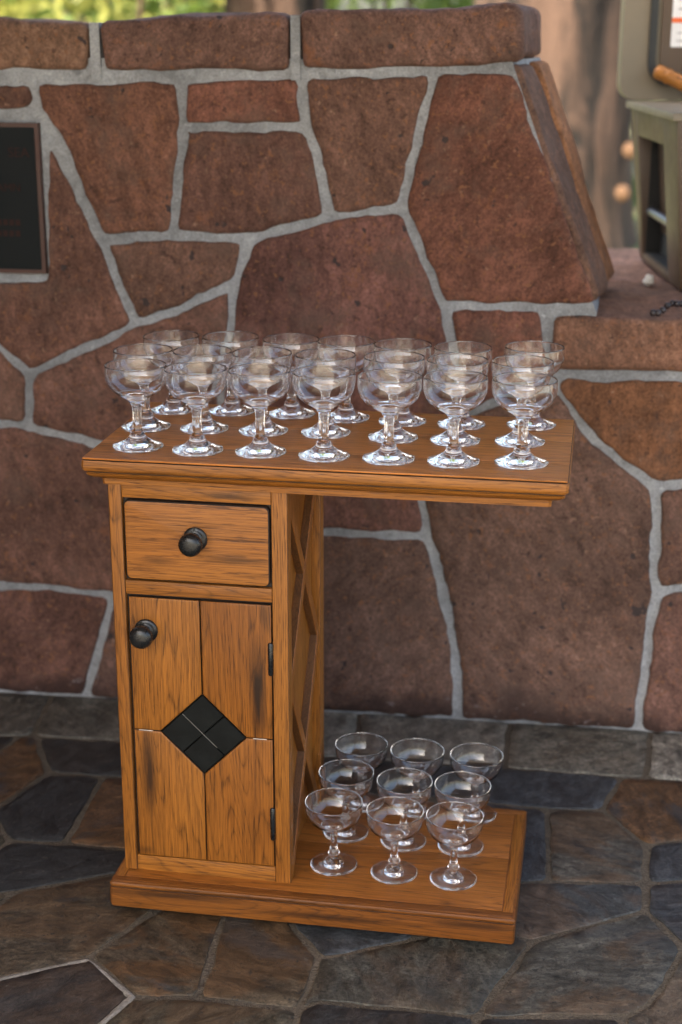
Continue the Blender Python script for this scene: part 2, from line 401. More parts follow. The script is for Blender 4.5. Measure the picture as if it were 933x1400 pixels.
# ------------------------------------------------------------------ patio floor of irregular slate
floor = box('patio_floor', -3.6, 3.4, -1.6, 1.95, -.12, -.0006, M['grout'], None, 0); tag(floor, kind='structure')
FR = (Vector((0, 0, 0)), Vector((1, 0, 0)), Vector((0, 1, 0)), Vector((0, 0, 1)))
GREY, DARK, BLUE, BROWN, RUST, OLIVE = (.090, .082, .068), (.025, .025, .025), (.038, .041, .045), (.068, .050, .032), (.088, .047, .024), (.058, .050, .035)
FT = [
 (GREY, .1, [(-40,945),(72,950),(44,1007),(-40,1008)]), (GREY, .0, [(72,950),(300,958),(300,1024),(164,1015),(44,1007)]),
 ((0.204,0.190,0.163), .1, [(300,958),(492,972),(485,1038),(450,1036),(300,1024)]), ((0.163,0.147,0.124), .1, [(492,972),(697,987),(690,1051),(560,1043),(485,1038)]),
 ((0.124,0.112,0.091), .15, [(697,987),(890,998),(884,1065),(850,1063),(690,1051)]), ((0.204,0.186,0.156), .0, [(890,998),(973,1004),(973,1072),(884,1065)]),
 (DARK, .3, [(-40,1008),(28,1007),(-40,1055)]), (RUST, 1, [(28,1007),(50,1008),(66,1058),(-15,1113),(-40,1113),(-40,1055)]),
 (DARK, .1, [(50,1008),(164,1015),(300,1024),(300,1075),(168,1064),(66,1058)]), (DARK, 0, [(66,1058),(141,1063),(89,1154),(14,1151),(-15,1113)]),
 (OLIVE, .2, [(-40,1113),(-15,1113),(14,1151),(-40,1185)]), (DARK, 0, [(14,1151),(89,1154),(165,1162),(300,1170),(300,1190),(154,1196),(21,1220),(-40,1228),(-40,1185)]),
 (RUST, .8, [(141,1063),(168,1064),(300,1075),(300,1170),(165,1162),(89,1154)]),
 (BROWN, .5, [(21,1220),(154,1196),(300,1190),(206,1250),(123,1308),(116,1314),(-40,1348),(-40,1262)]), (BROWN, .3, [(-40,1228),(21,1220),(-40,1262)]),
 (BROWN, 1, [(206,1250),(300,1190),(330,1185),(305,1257),(270,1366),(180,1363),(123,1308)]), (BROWN, .7, [(305,1257),(330,1185),(430,1200),(396,1265),(437,1309),(411,1382),(270,1366)]),
 ((0.040,0.032,0.027), .3, [(-40,1348),(116,1314),(123,1308),(180,1363),(139,1400),(105,1440),(-40,1440)]), (OLIVE, .5, [(180,1363),(270,1366),(411,1382),(390,1440),(105,1440),(139,1400)]),
 (BLUE, .0, [(396,1265),(430,1200),(560,1230),(571,1284),(443,1311),(437,1309)]), ((0.060,0.057,0.047), .35, [(437,1309),(443,1311),(571,1284),(640,1265),(728,1288),(697,1330),(652,1391),(429,1370),(411,1382)]),
 (DARK, .2, [(411,1382),(429,1370),(652,1391),(640,1440),(390,1440)]), ((0.073,0.068,0.057), .6, [(728,1288),(883,1247),(936,1295),(906,1350),(886,1378),(851,1391),(652,1391),(697,1330)]),
 (DARK, .2, [(652,1391),(851,1391),(860,1440),(640,1440)]), (GREY, .5, [(851,1391),(886,1378),(906,1350),(936,1297),(973,1320),(973,1440),(860,1440)]),
 (BLUE, .1, [(883,1247),(884,1209),(973,1203),(973,1320),(936,1295)]), ((0.055,0.057,0.056), .6, [(711,1207),(752,1207),(884,1209),(883,1247),(728,1288),(640,1265),(640,1210)]),
 (BLUE, .05, [(640,1095),(748,1107),(750,1207),(711,1207),(640,1210)]), ((0.065,0.059,0.049), .6, [(748,1107),(824,1108),(852,1130),(884,1157),(884,1209),(750,1207)]),
 (BLUE, .35, [(884,1157),(973,1145),(973,1203),(884,1209)]), (RUST, .9, [(850,1063),(884,1065),(973,1072),(973,1145),(884,1157),(852,1130),(824,1108)]),
 (BLUE, .0, [(560,1043),(690,1051),(850,1063),(824,1108),(748,1107),(640,1095),(540,1088)]), (DARK, .2, [(300,1024),(450,1036),(485,1038),(560,1043),(540,1088),(300,1075)]),
 (BROWN, .4, [(300,1075),(540,1088),(640,1095),(640,1210),(640,1265),(571,1284),(560,1230),(430,1200),(330,1185),(300,1190),(300,1170)]),
]
def slate(P, colr, rust, joint=.0058):
    P = [Vector(p) for p in P]
    me = stone_mesh('slate_tile', P, FR, joint, .0019, .004, .0012, .0011, .020, .0045, rng, rings=(.8, .5))
    o = link('slate_tile', me, M['slate'], floor, 50); o.color = (*colr, rust); return o
for colr, rust, P in FT:
    slate([unz(q, 0).xy for q in P], colr, rust)
pg = mortar_mat('pale_grout', (.30, .27, .235), 70)
def ridge(P, wd):
    P = [unz(q, 0).xy for q in P]; V, Fc = [], []
    Q = []
    for a_, b_ in zip(P, P[1:]):
        k = max(2, int((b_-a_).length/.012)); Q += [a_.lerp(b_, j/k) for j in range(k)]
    Q.append(P[-1])
    for i, q in enumerate(Q):
        t = (Q[min(i+1, len(Q)-1)]-Q[max(i-1, 0)]).normalized(); n_ = Vector((-t.y, t.x)); w_ = wd*(1+.5*noise.noise(Vector((q.x*60, q.y*60, 3))))
        for f_, z in ((-1, -.001), (-.6, .0012), (0, .0018), (.6, .0012), (1, -.001)): V.append((*(q+n_*w_*f_), z+.0006*noise.noise(Vector((q.x*120, q.y*120, f_)))))
    for i in range(len(Q)-1):
        for j in range(4): Fc.append((i*5+j, i*5+j+1, i*5+j+6, i*5+j+5))
    link('grout_ridge', fixn(mesh('grout_ridge', V, Fc)), pg, floor, 180)
ridge([(-40, 1348), (118, 1313), (180, 1363), (139, 1400), (105, 1440)], .0062)
# the paving goes on outside the picture
TL, TR, BL, BR = [unz(q, 0).xy for q in ((-40, 945), (973, 1004), (-40, 1440), (973, 1440))]
S = scatter(-3.5, 3.3, -1.58, .80, .27, rng)
cen = (TL+TR+BL+BR)/4
def outward(a, b):
    e = b-a; n_ = Vector((-e.y, e.x)); return n_ if n_.dot(cen-a) > 0 else -n_
lines = [(TL, outward(TL, BL)), (TR, outward(TR, BR)), (BL, outward(BL, BR))]
for s, P in voronoi(S, (-3.55, 3.38, -1.59, .80)):
    ds = [(s-a).dot(n_.normalized()) for a, n_ in lines]       # positive = inside
    k = min(range(3), key=lambda i: ds[i])
    P = clip(P, lines[k][0], lines[k][1]) if len(P) > 2 else P
    if len(P) < 3 or abs(area(P)) < .006: continue
    if k == 2: pass
    slate(P, rng.choice([GREY, DARK, BLUE, BROWN, RUST, OLIVE, BROWN, BLUE]), rng.choice([0, .2, .5, .8]))

# ------------------------------------------------------------------ red sandstone wall
WO = Vector((-.31, .79, 0)); WU = Vector((1.24, .038, 0)).normalized(); WN = Vector((WU.y, -WU.x, 0)); WZ = Vector((0, 0, 1))
WFR = (WO, WU, WZ, WN)
def wuv(px):
    q = unp(px, WO, WN)-WO; return Vector((q.dot(WU), q.z if px[1] < 965 else -.003))
def wpt(u, v, off=0): return WO+WU*u+WZ*v+WN*off
wall = empty('stone_wall', wpt(.8, 0)); tag(wall, 'low wall of big reddish sandstone pieces set in grey mortar, stepped down to a ledge', 'wall')
R1, R2, R3, R4, R5 = (.146, .062, .043), (.142, .068, .050), (.160, .070, .046), (.134, .071, .054), (.176, .073, .040)
WS = [
 (R2, [(-40,108),(46,110),(53,150),(-40,160)], None),
 (R2, [(66,190),(139,329),(154,365),(186,443),(113,478),(40,512),(0,474),(-40,440),(-40,380),(62,380)], (85,410)),
 (R1, [(46,110),(246,106),(252,172),(249,200),(242,267),(236,322),(139,329),(98,231),(72,180),(53,150)], None),
 (R1, [(246,106),(411,102),(419,174),(258,174),(252,172)], None),
 (R2, [(252,172),(258,174),(419,174),(432,206),(450,298),(396,312),(340,326),(236,322),(242,267),(249,200)], None),
 (R2, [(411,102),(594,97),(570,194),(550,284),(480,294),(450,298),(432,206),(419,174)], None),
 (R1, [(594,97),(707,94),(737,180),(776,286),(805,369),(825,421),(742,421),(609,418),(604,413),(580,354),(550,284),(570,194)], None),
 (R2, [(139,329),(236,322),(340,326),(321,388),(247,422),(186,443),(154,365)], None),
 (R2, [(340,326),(396,312),(450,298),(480,294),(550,284),(580,354),(604,413),(618,461),(632,575),(570,598),(430,598),(300,600),(303,540),(314,442),(321,388)], None),
 (R2, [(186,443),(247,422),(321,388),(314,442),(303,540),(300,600),(160,613),(38,583),(40,512),(113,478)], None),
 (R2, [(-40,440),(0,474),(40,512),(38,583),(-40,575)], None),
 (R3, [(609,418),(742,421),(750,466),(762,514),(762,528),(660,556),(632,575),(618,461)], None),
 (R5, [(762,514),(973,518),(973,655),(896,666),(848,632),(800,588),(762,540)], None),
 (R4, [(762,528),(800,588),(848,632),(896,666),(898,720),(894,780),(898,810),(890,860),(878,940),(872,1010),(626,1000),(623,901),(615,848),(602,794),(594,759),(584,727),(576,684),(570,598),(632,575),(660,556)], (745,790)),
 (R4, [(896,666),(973,655),(973,800),(898,810),(894,780),(898,720)], None), (R4, [(898,810),(973,800),(973,1020),(872,1010),(878,940),(890,860)], None),
 (R2, [(300,600),(430,598),(570,598),(576,684),(584,733),(510,731),(446,727),(330,722)], None),
 ((.122,.070,.051), [(330,722),(446,727),(510,731),(584,733),(594,759),(602,794),(615,848),(623,901),(626,1000),(300,985),(280,850)], None),
 (R2, [(-40,575),(38,583),(160,613),(300,600),(330,722),(280,850),(160,815),(66,802),(-40,804)], (130,700)),
 (R2, [(-40,804),(66,802),(155,815),(130,905),(118,970),(-40,970)], None), (R4, [(155,815),(280,850),(300,985),(118,970),(130,905)], None),
]
def wstone(P, colr, c=None, name='stone', proud=.0045, joint=.0084):
    me = stone_mesh(name, P, WFR, joint, proud, .02, .0045, .0035, .014, .0058, rng, centre=c)
    o = link(name, me, M['stone'], wall, 60)
    k = rng.uniform(.9, 1.1); o.color = tuple(x*k*rng.uniform(.95, 1.05) for x in colr)+(1,); return o
for colr, P, c in WS:
    wstone([wuv(q) for q in P], colr, wuv(c) if c else None)
# wall continues to the left outside the picture, and low under the ledge to the right
uL = wuv((-40, 600)).x; uR = wuv((973, 700)).x; topv = wuv((402, 102)).y; TH = .34
S = scatter(-2.2, uL+.12, 0, topv, .26, rng, 400)
uLt, uLb = wuv((-40, 108)), wuv((-40, 930)); e = uLb-uLt
for s, P in voronoi(S, (-2.2, uL+.2, -.02, topv)):
    P = clip(P, uLt, Vector((-e.y, e.x)) if Vector((-e.y, e.x)).x > 0 else -Vector((-e.y, e.x)))
    if len(P) > 2 and abs(area(P)) > .008: wstone(P, rng.choice([R1, R2, R3, R4]))
ledge_v = wuv((860, 434)).y
uRt, uRb = wuv((973, 518)), wuv((973, 930)); e = uRb-uRt; nr_ = Vector((-e.y, e.x)); nr_ = nr_ if nr_.x < 0 else -nr_
S = scatter(uR-.1, 2.6, 0, uRt.y, .24, rng, 300)
for s, P in voronoi(S, (uR-.2, 2.6, -.02, uRt.y)):
    P = clip(P, uRt, nr_)
    if len(P) > 2 and abs(area(P)) > .008: wstone(P, rng.choice([R1, R2, R3, R4]))
def prism(name, P, y0, y1, mat, parent=None, P2=None, smooth=30):
    """outline in wall (u, v), extruded from offset y0 (front) to y1 (back, negative); P2 = other outline at the back"""
    P2 = P2 or P; n = len(P)
    V = [wpt(p[0], p[1], y0) for p in P]+[wpt(p[0], p[1], y1) for p in P2]
    Fc = [tuple(range(n)), tuple(range(2*n-1, n-1, -1))]+[(i, i+n, (i+1) % n+n, (i+1) % n) for i in range(n)]
    return link(name, fixn(mesh(name, V, Fc)), mat, parent, smooth)
# mortar core: tall part with a sloping end that flares backwards, then the ledge
e0, e1 = wuv((699, 92)), wuv((816, 424))
BO = WO-WN*TH
def buv(px): q = unp(px, BO, WN)-BO; return Vector((q.dot(WU), q.z))
f0, f1 = buv((738, 92)), buv((826, 345)); f1.y = min(f1.y, ledge_v-.01)
prism('mortar_core', [(-2.2, -.05), (e1.x, -.05), (e1.x, e1.y-.004), (e1.x-.003, e1.y), (e0.x, e0.y+.012), (-2.2, topv+.03)], -.004, -TH, M['mortar'], wall,
      [(-2.2, -.05), (f1.x, -.05), (f1.x, f1.y), (f1.x-.001, f1.y+.002), (f0.x, e0.y+.012), (-2.2, topv+.03)])
prism('mortar_core', [(e1.x-.12, -.05), (2.6, -.05), (2.6, ledge_v-.075), (e1.x-.12, ledge_v-.075)], -.0045, -1.0, M['mortar'], wall)

def block(name, P, y0, y1, colr, parent, P2=None, sub=3, amp=.006, bev=.012):
    """a rough stone block: wall outline P extruded backwards, subdivided and weathered"""
    P2 = P2 or P; n = len(P)
    bm = bmesh.new()
    A = [bm.verts.new(wpt(p[0], p[1], y0)) for p in P]; B = [bm.verts.new(wpt(p[0], p[1], y1)) for p in P2]
    bm.faces.new(A); bm.faces.new(B[::-1])
    for i in range(n): bm.faces.new((A[i], B[i], B[(i+1) % n], A[(i+1) % n]))
    bmesh.ops.recalc_face_normals(bm, faces=bm.faces)
    bmesh.ops.bevel(bm, geom=list(bm.edges), offset=bev, segments=2, profile=.5, affect='EDGES')
    for _ in range(sub):
        long = [e_ for e_ in bm.edges if e_.calc_length() > .035]
        if long: bmesh.ops.subdivide_edges(bm, edges=long, cuts=1, use_grid_fill=True)
    bmesh.ops.triangulate(bm, faces=[f_ for f_ in bm.faces if len(f_.verts) > 4])
    bm.normal_update(); sd_ = rng.random()*30
    for v in bm.verts:
        t = noise.noise(v.co*9+Vector((sd_, 0, 0)))+.6*noise.noise(v.co*26+Vector((0, sd_, 0)))+.35*noise.noise(v.co*60)
        v.co += v.normal*t*amp
    me = bpy.data.meshes.new(name); bm.to_mesh(me); bm.free()
    o = link(name, me, M['stone'], parent, 180); o.color = (*colr, 1); return o
CAPS = [([(-330,26),(-200,20),(-170,100),(-330,106)], R3), ([(-184,20),(-40,24),(118,32),(119,96),(-184,98)], (.21,.115,.075)), ([(139,31),(190,22),(300,19),(394,19),(396,95),(250,95),(142,98)], R4), ([(411,15),(460,13),(550,12),(690,6),(712,9),(713,80),(594,90),(413,94)], R4)]
for P, colr in CAPS:
    Q = [wuv(q) for q in P]; last = P[0][0] == 411
    Q2 = [Vector((q.x+(.035 if last and i in (3, 4, 5) else 0), q.y)) for i, q in enumerate(Q)]
    block('capstone', Q, .012, -TH-.01, colr, wall, Q2, sub=4, amp=.0065)
# mortar in the upright joints between the capstones
for a, b in ((124, 22), (398, 12)):
    p = wuv((a, 60)); q = wuv((a+13, 60)); t = wuv((a, b+4))
    prism('mortar_joint', [(p.x, topv-.01), (q.x, topv-.01), (q.x, t.y-.006), (p.x, t.y-.006)], .004, -TH+.02, M['mortar'], wall)
# rough slab ends on the sloping end of the tall part
def lerp2(a, b, t): return Vector((a.x+(b.x-a.x)*t, a.y+(b.y-a.y)*t))
def endslab(t0, t1, d0, d1, colr, lift):
    """a piece on the sloping end between edge fractions t and depth fractions d"""
    c = []
    for t, d in ((t0, d0), (t1, d0), (t1, d1), (t0, d1)):
        fr = wpt(*lerp2(e0, e1, t), -.012); bk = wpt(*lerp2(f0, f1, t), -TH+.006); c.append(fr.lerp(bk, d))
    nrm = (c[1]-c[0]).cross(c[3]-c[0]).normalized(); nrm = nrm if nrm.x > 0 else -nrm
    U = (c[1]-c[0]).normalized(); V_ = nrm.cross(U)
    P = [Vector(((q-c[0]).dot(U), (q-c[0]).dot(V_))) for q in c]
    me = stone_mesh('end_stone', P, (c[0], U, V_, nrm), .004, lift, .02, .01, .006, .03, .004, rng)
    o = link('end_stone', me, M['stone'], wall, 60); o.color = (*colr, 1)
endslab(-.02, .98, -.03, .52, (.125,.066,.045), .015)
endslab(-.03, .96, .51, 1.03, (.27,.115,.052), .024)
# ledge: thick front slab, then the pieces behind it
lx0 = wuv((757, 470)).x; lz1 = ledge_v; lz0 = wuv((860, 507)).y
block('ledge_slab', [(lx0, lz0), (1.62, lz0), (1.62, lz1), (lx0, lz1)], .012, -.44, (.17,.085,.055), wall, sub=4, amp=.005)
block('ledge_slab', [(1.645, lz0), (2.6, lz0), (2.6, lz1), (1.645, lz1)], .012, -.44, R3, wall, sub=4, amp=.005)
block('ledge_slab', [(lx0, lz0), (1.4, lz0), (1.4, lz1-.004), (lx0, lz1-.004)], -.465, -1.0, (.22,.12,.088), wall, sub=4, amp=.005)
block('ledge_slab', [(1.425, lz0), (2.6, lz0), (2.6, lz1-.004), (1.425, lz1-.004)], -.465, -1.0, R2, wall, sub=4, amp=.005)
prism('mortar_joint', [(lx0-.03, lz0-.04), (2.6, lz0-.04), (2.6, lz1-.014), (lx0-.03, lz1-.014)], -.02, -.98, M['mortar'], wall)

# ------------------------------------------------------------------ pavilion roof that shades the patio
M['rwood'] = wood('roof_timber', 'x', 31, (.22, .12, .06), (.17, .09, .045)); M['rpale'] = plain('pale_painted_boards', (.66, .63, .57), .6)
roof = empty('pavilion_roof', (0, -1.7, 0)); tag(roof, 'wide timber roof on posts that shades the slate patio', 'roof')
for i in range(7):
    box('roof_board', -4.6, 3.0, -2.7+i*.5, -2.206+i*.5, 2.72, 2.76, M['rwood'], roof, 0)
for x, y in ((-4.3, -2.5), (-4.3, .5), (2.8, -2.5), (2.8, .5)): box('post', x-.08, x+.08, y-.08, y+.08, -.06, 2.72, M['rwood'], roof, .008)
for y in (-2.5, .5): box('beam', -4.6, 3.0, y-.07, y+.07, 2.54, 2.7195, M['rwood'], roof, .006)

screen = empty('added_shade_screen', (-1.9, -2.5, 0)); tag(screen, 'unseen dark timber screen added to darken one side of the slate patio', 'screen')
for i in range(19): box('shade_board', -1.93+.004*(i % 2), -1.9, -4.2+i*.28, -3.925+i*.28, -.05, 2.71, M['rwood'], screen, .003)  # unseen boards added to keep light off the left side
# ------------------------------------------------------------------ oak bar cart
cart = empty('bar_cart', (0, 0, 0)); tag(cart, 'distressed oak bar cart with drawer, cabinet door, overhanging top and low shelf', 'cart')
Wt1 = wood('oak_top_a', 'x', 1, K=18, a=(.50, .175, .032), b=(.43, .140, .024), cont=.5)
Wt2 = wood('oak_top_b', 'x', 2, K=18, a=(.50, .175, .032), b=(.43, .140, .024), cont=.5)
Wt3 = wood('oak_top_c', 'x', 3, K=18, a=(.50, .175, .032), b=(.43, .140, .024), cont=.5)
Wx = wood('oak_rail', 'x', 4, smudge=[(.20, .04, .703, .05, .05, .007, .75)])
Wm = wood('oak_moulding', 'x', 5, smudge=[(.10, .01, .74, .09, .06, .006, .35), (.45, .01, .738, .16, .06, .005, .3)])
Wy = wood('oak_side', 'y', 6)
Wz = wood('oak_stile', 'z', 7)
Wz2 = wood('oak_panel', 'z', 8)
Wb = wood('oak_base', 'x', 9, a=(.27, .092, .018), b=(.17, .053, .010), smudge=[(.10, 0, .046, .14, .05, .009, .8), (.36, 0, .034, .16, .05, .008, .8), (.58, 0, .045, .10, .05, .009, .75), (.25, 0, .056, .2, .05, .004, .6)])
Wdr = wood('oak_drawer', 'x', 10, K=14, cont=.75, a=(0.368, 0.138, 0.029), b=(0.320, 0.110, 0.021), smudge=[(.205, .04, .604, .065, .05, .011, .6), (.09, .04, .596, .04, .05, .008, .5)])
Wd1 = wood('oak_door_a', 'z', 11, a=(.34, .121, .019), b=(.24, .078, .011), cont=.8, smudge=[(.061, .04, .240, .016, .05, .10, .9), (.05, .04, .10, .02, .05, .01, .5)])
Wd2 = wood('oak_door_b', 'z', 12, a=(.34, .119, .019), b=(.235, .075, .011), K=30, cont=.9, smudge=[(.238, .04, .395, .016, .05, .105, 1.0), (.252, .04, .52, .012, .05, .03, .5)])
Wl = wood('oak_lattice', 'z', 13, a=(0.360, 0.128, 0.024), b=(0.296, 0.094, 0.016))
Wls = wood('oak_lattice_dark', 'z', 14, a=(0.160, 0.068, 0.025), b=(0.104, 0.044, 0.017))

def rect_loft(name, x0, x1, y0, y1, prof, mats, parent, seg_mat=None, ch=.003, smooth=35, cap=True):
    """prof: (inset, z) from top to bottom, round a rectangle with clipped corners"""
    V, Fc, mi = [], [], []
    def ring(i, z):
        a, b, c, d = x0+i, x1-i, y0+i, y1-i
        return [(a+ch, c, z), (b-ch, c, z), (b, c+ch, z), (b, d-ch, z), (b-ch, d, z), (a+ch, d, z), (a, d-ch, z), (a, c+ch, z)]
    for i, z in prof: V += ring(i, z)
    n = 8
    for k in range(len(prof)-1):
        for j in range(n):
            Fc.append((k*n+j, (k+1)*n+j, (k+1)*n+(j+1) % n, k*n+(j+1) % n)); mi.append((seg_mat or {}).get(k, 0))
    if cap:
        Fc.append(tuple(range(n))); mi.append(0)
    b0 = (len(prof)-1)*n; Fc.append(tuple(range(b0+n-1, b0-1, -1))); mi.append(0)
    me = mesh(name, V, Fc, mi); fixn(me)
    return link(name, me, mats, parent, smooth)
TX0, TX1, TY0, TY1, TZ = -.0154, .6945, .0118, .3706, .76
# tabletop: three glued boards over a moulded edge
top = rect_loft('tabletop', TX0, TX1, TY0, TY1,
    [(.0055, .7573), (.0045, .7564), (.0008, .7557), (.0002, .7545), (0, .752), (-.0006, .747), (0, .742), (.002, .7392), (.0045, .7382)], [Wm, M['glaze']], cart, {0: 1, 1: 1}, .004)
ins = .0016
ys = [TY0+ins, TY0+.088, TY0+.217, TY1-ins]
for a, b, mt in zip(ys, ys[1:], (Wt1, Wt2, Wt3)):
    box('top_board', TX0+ins, TX1-ins, a+.0002, b-.0002, .7571, TZ, mt, top, .0010, 2)
rect_loft('tabletop_moulding', TX0+.004, TX1-.004, TY0+.004, TY1-.004,
    [(0.0015, .7384), (.0018, .7366), (.0, .7352), (.001, .7325), (.0065, .7285), (.014, .7262), (.016, .7245), (.019, .7240), (.0195, .714)], [Wm, M['glaze']], cart, {0: 1}, .004)

# plinth
L_, D_ = .6457, .3493
base = rect_loft('base', 0, L_, 0, D_, [(.0045, .0612), (.0012, .0602), (0, .0575), (.0006, .0535), (.0016, .0524), (.0016, .0512), (0, .0500), (0, .022), (.0012, .0175), (.004, .0155)],
                 [Wb, M['glaze']], cart, {4: 1}, .003)
for nm, b_, mt in (('edging', (.0045, L_-.0045, .0045, .0195), Wb), ('edging', (.0045, L_-.0045, D_-.0195, D_-.0045), Wb), ('edging', (L_-.0195, L_-.0045, .0197, D_-.0197), Wy), ('edging', (.0045, .0195, .0197, D_-.0197), Wy)):
    box(nm, b_[0], b_[1], b_[2], b_[3], .0605, .0622, mt, base, .0008, 2)
wsh = [wood('oak_shelf_%d' % i, 'x', 20+i, K=20, a=(0.360, 0.124, 0.023), b=(0.296, 0.094, 0.017)) for i in range(2)]
for (a, b), mt in zip(((.0212, .178), (.1785, D_-.0212)), wsh):
    box('shelf_board', .0212, L_-.0215, a, b, .0603, .0620, mt, base, .0007, 2)
box('shelf_core', .019, L_-.019, .019, D_-.019, .050, .0609, M['glaze'], base, 0)
for x, y in ((.05, .05), (L_-.05, .05), (L_-.05, D_-.05), (.05, D_-.05)):
    V, Fc = lathe([(0, 0), (.016, 0), (.018, .003), (.018, .014), (.012, .0165), (0, .0165)], 20)
    link('foot_glide', mesh('foot_glide', [(v[0]+x, v[1]+y, v[2]) for v in V], [f[::-1] for f in Fc]), M['iron'], cart, 40)

def rubbed(o):
    o.data.materials.append(M['rub_edge'])
    for f in o.data.polygons:
        if max(abs(f.normal.x), abs(f.normal.y), abs(f.normal.z)) < .93: f.material_index = 1
    return o
M['rub_edge'] = plain('rubbed_dark_edge', (.075, .030, .010), .5, 0, None, .5, 60)
# cabinet
BX0, BX1, BY0, BY1, BZ0, BZ1 = .014, .2876, .0411, .3384, .0621, .7145
cab = box('carcass', BX0+.004, BX1-.0155, BY0+.014, BY1-.004, BZ0, BZ1, Wz2, cart, 0)
sl_, sr_ = .0345, .2628
rubbed(box('stile', BX0, sl_, BY0, BY0+.03, BZ0, BZ1, Wz, cab, .0022, 3))
rubbed(box('stile', sr_, BX1, BY0, BY0+.0265, BZ0, BZ1, wood('oak_stile_b', 'z', 16), cab, .0022, 3))
rubbed(box('stile', BX1-.02, BX1, BY1-.030, BY1, BZ0, BZ1, wood('oak_stile_c', 'z', 17), cab, .0022, 3))
rubbed(box('stile', BX0, BX0+.02, BY1-.030, BY1, BZ0, BZ1, Wz, cab, .0022, 3))
for a, b in ((.6925, BZ1), (.5388, .5610), (BZ0, .0888)):
    box('rail', sl_+.0002, sr_-.0002, BY0+.0016, BY0+.026, a, b, Wx, cab, .0016, 2)
box('side_panel', BX0+.003, BX0+.01, BY0+.03, BY1-.03, BZ0, BZ1, Wz2, cab, 0)
# X lattice on the open side
la, lb = BY0+.0267, BY1-.0302
lz = [BZ0, (BZ0+BZ1)/2, BZ1]
box('side_rail', BX1-.0145, BX1-.001, la, lb, BZ1-.02, BZ1-.0005, Wy, cab, .001)
def bar(y0, z0, y1, z1, wd, x0, x1, cut=None):
    d = Vector((y1-y0, z1-z0)); ln = d.length; d.normalize(); n_ = Vector((-d.y, d.x))*wd/2
    c = [(y0+n_.x, z0+n_.y), (y0-n_.x, z0-n_.y), (y1-n_.x, z1-n_.y), (y1+n_.x, z1+n_.y)]
    V = [(x1, *p) for p in c]+[(x0, *p) for p in c]
    Fc = [(0, 1, 2, 3), (7, 6, 5, 4)]+[(i, i+4, (i+1) % 4+4, (i+1) % 4) for i in range(4)]
    me = fixn(mesh('lattice_bar', V, Fc))
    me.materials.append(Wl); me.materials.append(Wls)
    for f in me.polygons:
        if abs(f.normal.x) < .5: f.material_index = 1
    bm = bmesh.new(); bm.from_mesh(me); bmesh.ops.bevel(bm, geom=list(bm.edges), offset=.0008, segments=1, affect='EDGES'); bm.to_mesh(me); bm.free()
    return link('lattice_bar', me, None, cab, 30)
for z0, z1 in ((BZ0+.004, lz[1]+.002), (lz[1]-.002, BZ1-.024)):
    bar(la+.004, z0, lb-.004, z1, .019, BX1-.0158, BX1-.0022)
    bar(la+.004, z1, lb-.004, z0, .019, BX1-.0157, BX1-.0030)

# drawer
def front(name, x0, x1, z0, z1, yf, yb, mats, parent, r=.004, hole=None):
    """board front with rounded corners and a dark rubbed edge; hole = (cx, cz, half width, half height) diamond notch"""
    def ringp(i):
        P = []
        for cx, cz, a0 in ((x0+r, z0+r, 180), (x1-r, z0+r, 270), (x1-r, z1-r, 0), (x0+r, z1-r, 90)):
            for k in range(5):
                a = R_(a0+k*22.5); P.append((cx+(r-i)*math.cos(a), cz+(r-i)*math.sin(a)))
        return P
    V, Fc, mi = [], [], []
    for i, y in ((0, yb), (0, yf+.0035), (.0006, yf+.0014), (.0020, yf+.0004), (.0042, yf)):
        V += [(p[0], y, p[1]) for p in ringp(min(i, r*.98))]
    n = 20
    for k in range(4):
        for j in range(n): Fc.append((k*n+j, k*n+(j+1) % n, (k+1)*n+(j+1) % n, (k+1)*n+j)); mi.append(1 if k < 3 else 0)
    Fc.append(tuple(range(4*n, 5*n))); mi.append(0)
    Fc.append(tuple(range(n-1, -1, -1))); mi.append(1)
    me = fixn(mesh(name, V, Fc, mi)); return link(name, me, mats, parent, 50)
def knob(x, y, z, parent, rot):
    pr = [(0, 0), (.0185, 0), (.0190, .0018), (.0180, .0038), (.0135, .0042), (.0095, .0055), (.0078, .009), (.0085, .014), (.013, .0185), (.0168, .0225), (.0182, .028), (.0172, .0335), (.0135, .0375), (.007, .0392), (0, .0395)]
    V, Fc = lathe(pr, 28, None, 'y')
    V = [(v[0]+x+.0006*noise.noise(Vector(v)*90), v[1]+y+.0006*noise.noise(Vector(v)*90+Vector((5, 5, rot))), v[2]+z) for v in V]
    return link('knob', fixn(mesh('knob', V, Fc)), M['iron'], parent, 60)
dark = box('cavity_lining', sl_-.004, sr_+.004, BY0+.010, BY0+.0138, BZ0+.02, BZ1-.01, M['glaze'], cab, 0)
drw = front('drawer', .0372, .2603, .5640, .6898, BY0-.0012, BY0+.0098, [Wdr, M['glaze']], cart, .009)
knob(.1475, BY0-.0014, .6345, drw, 1)
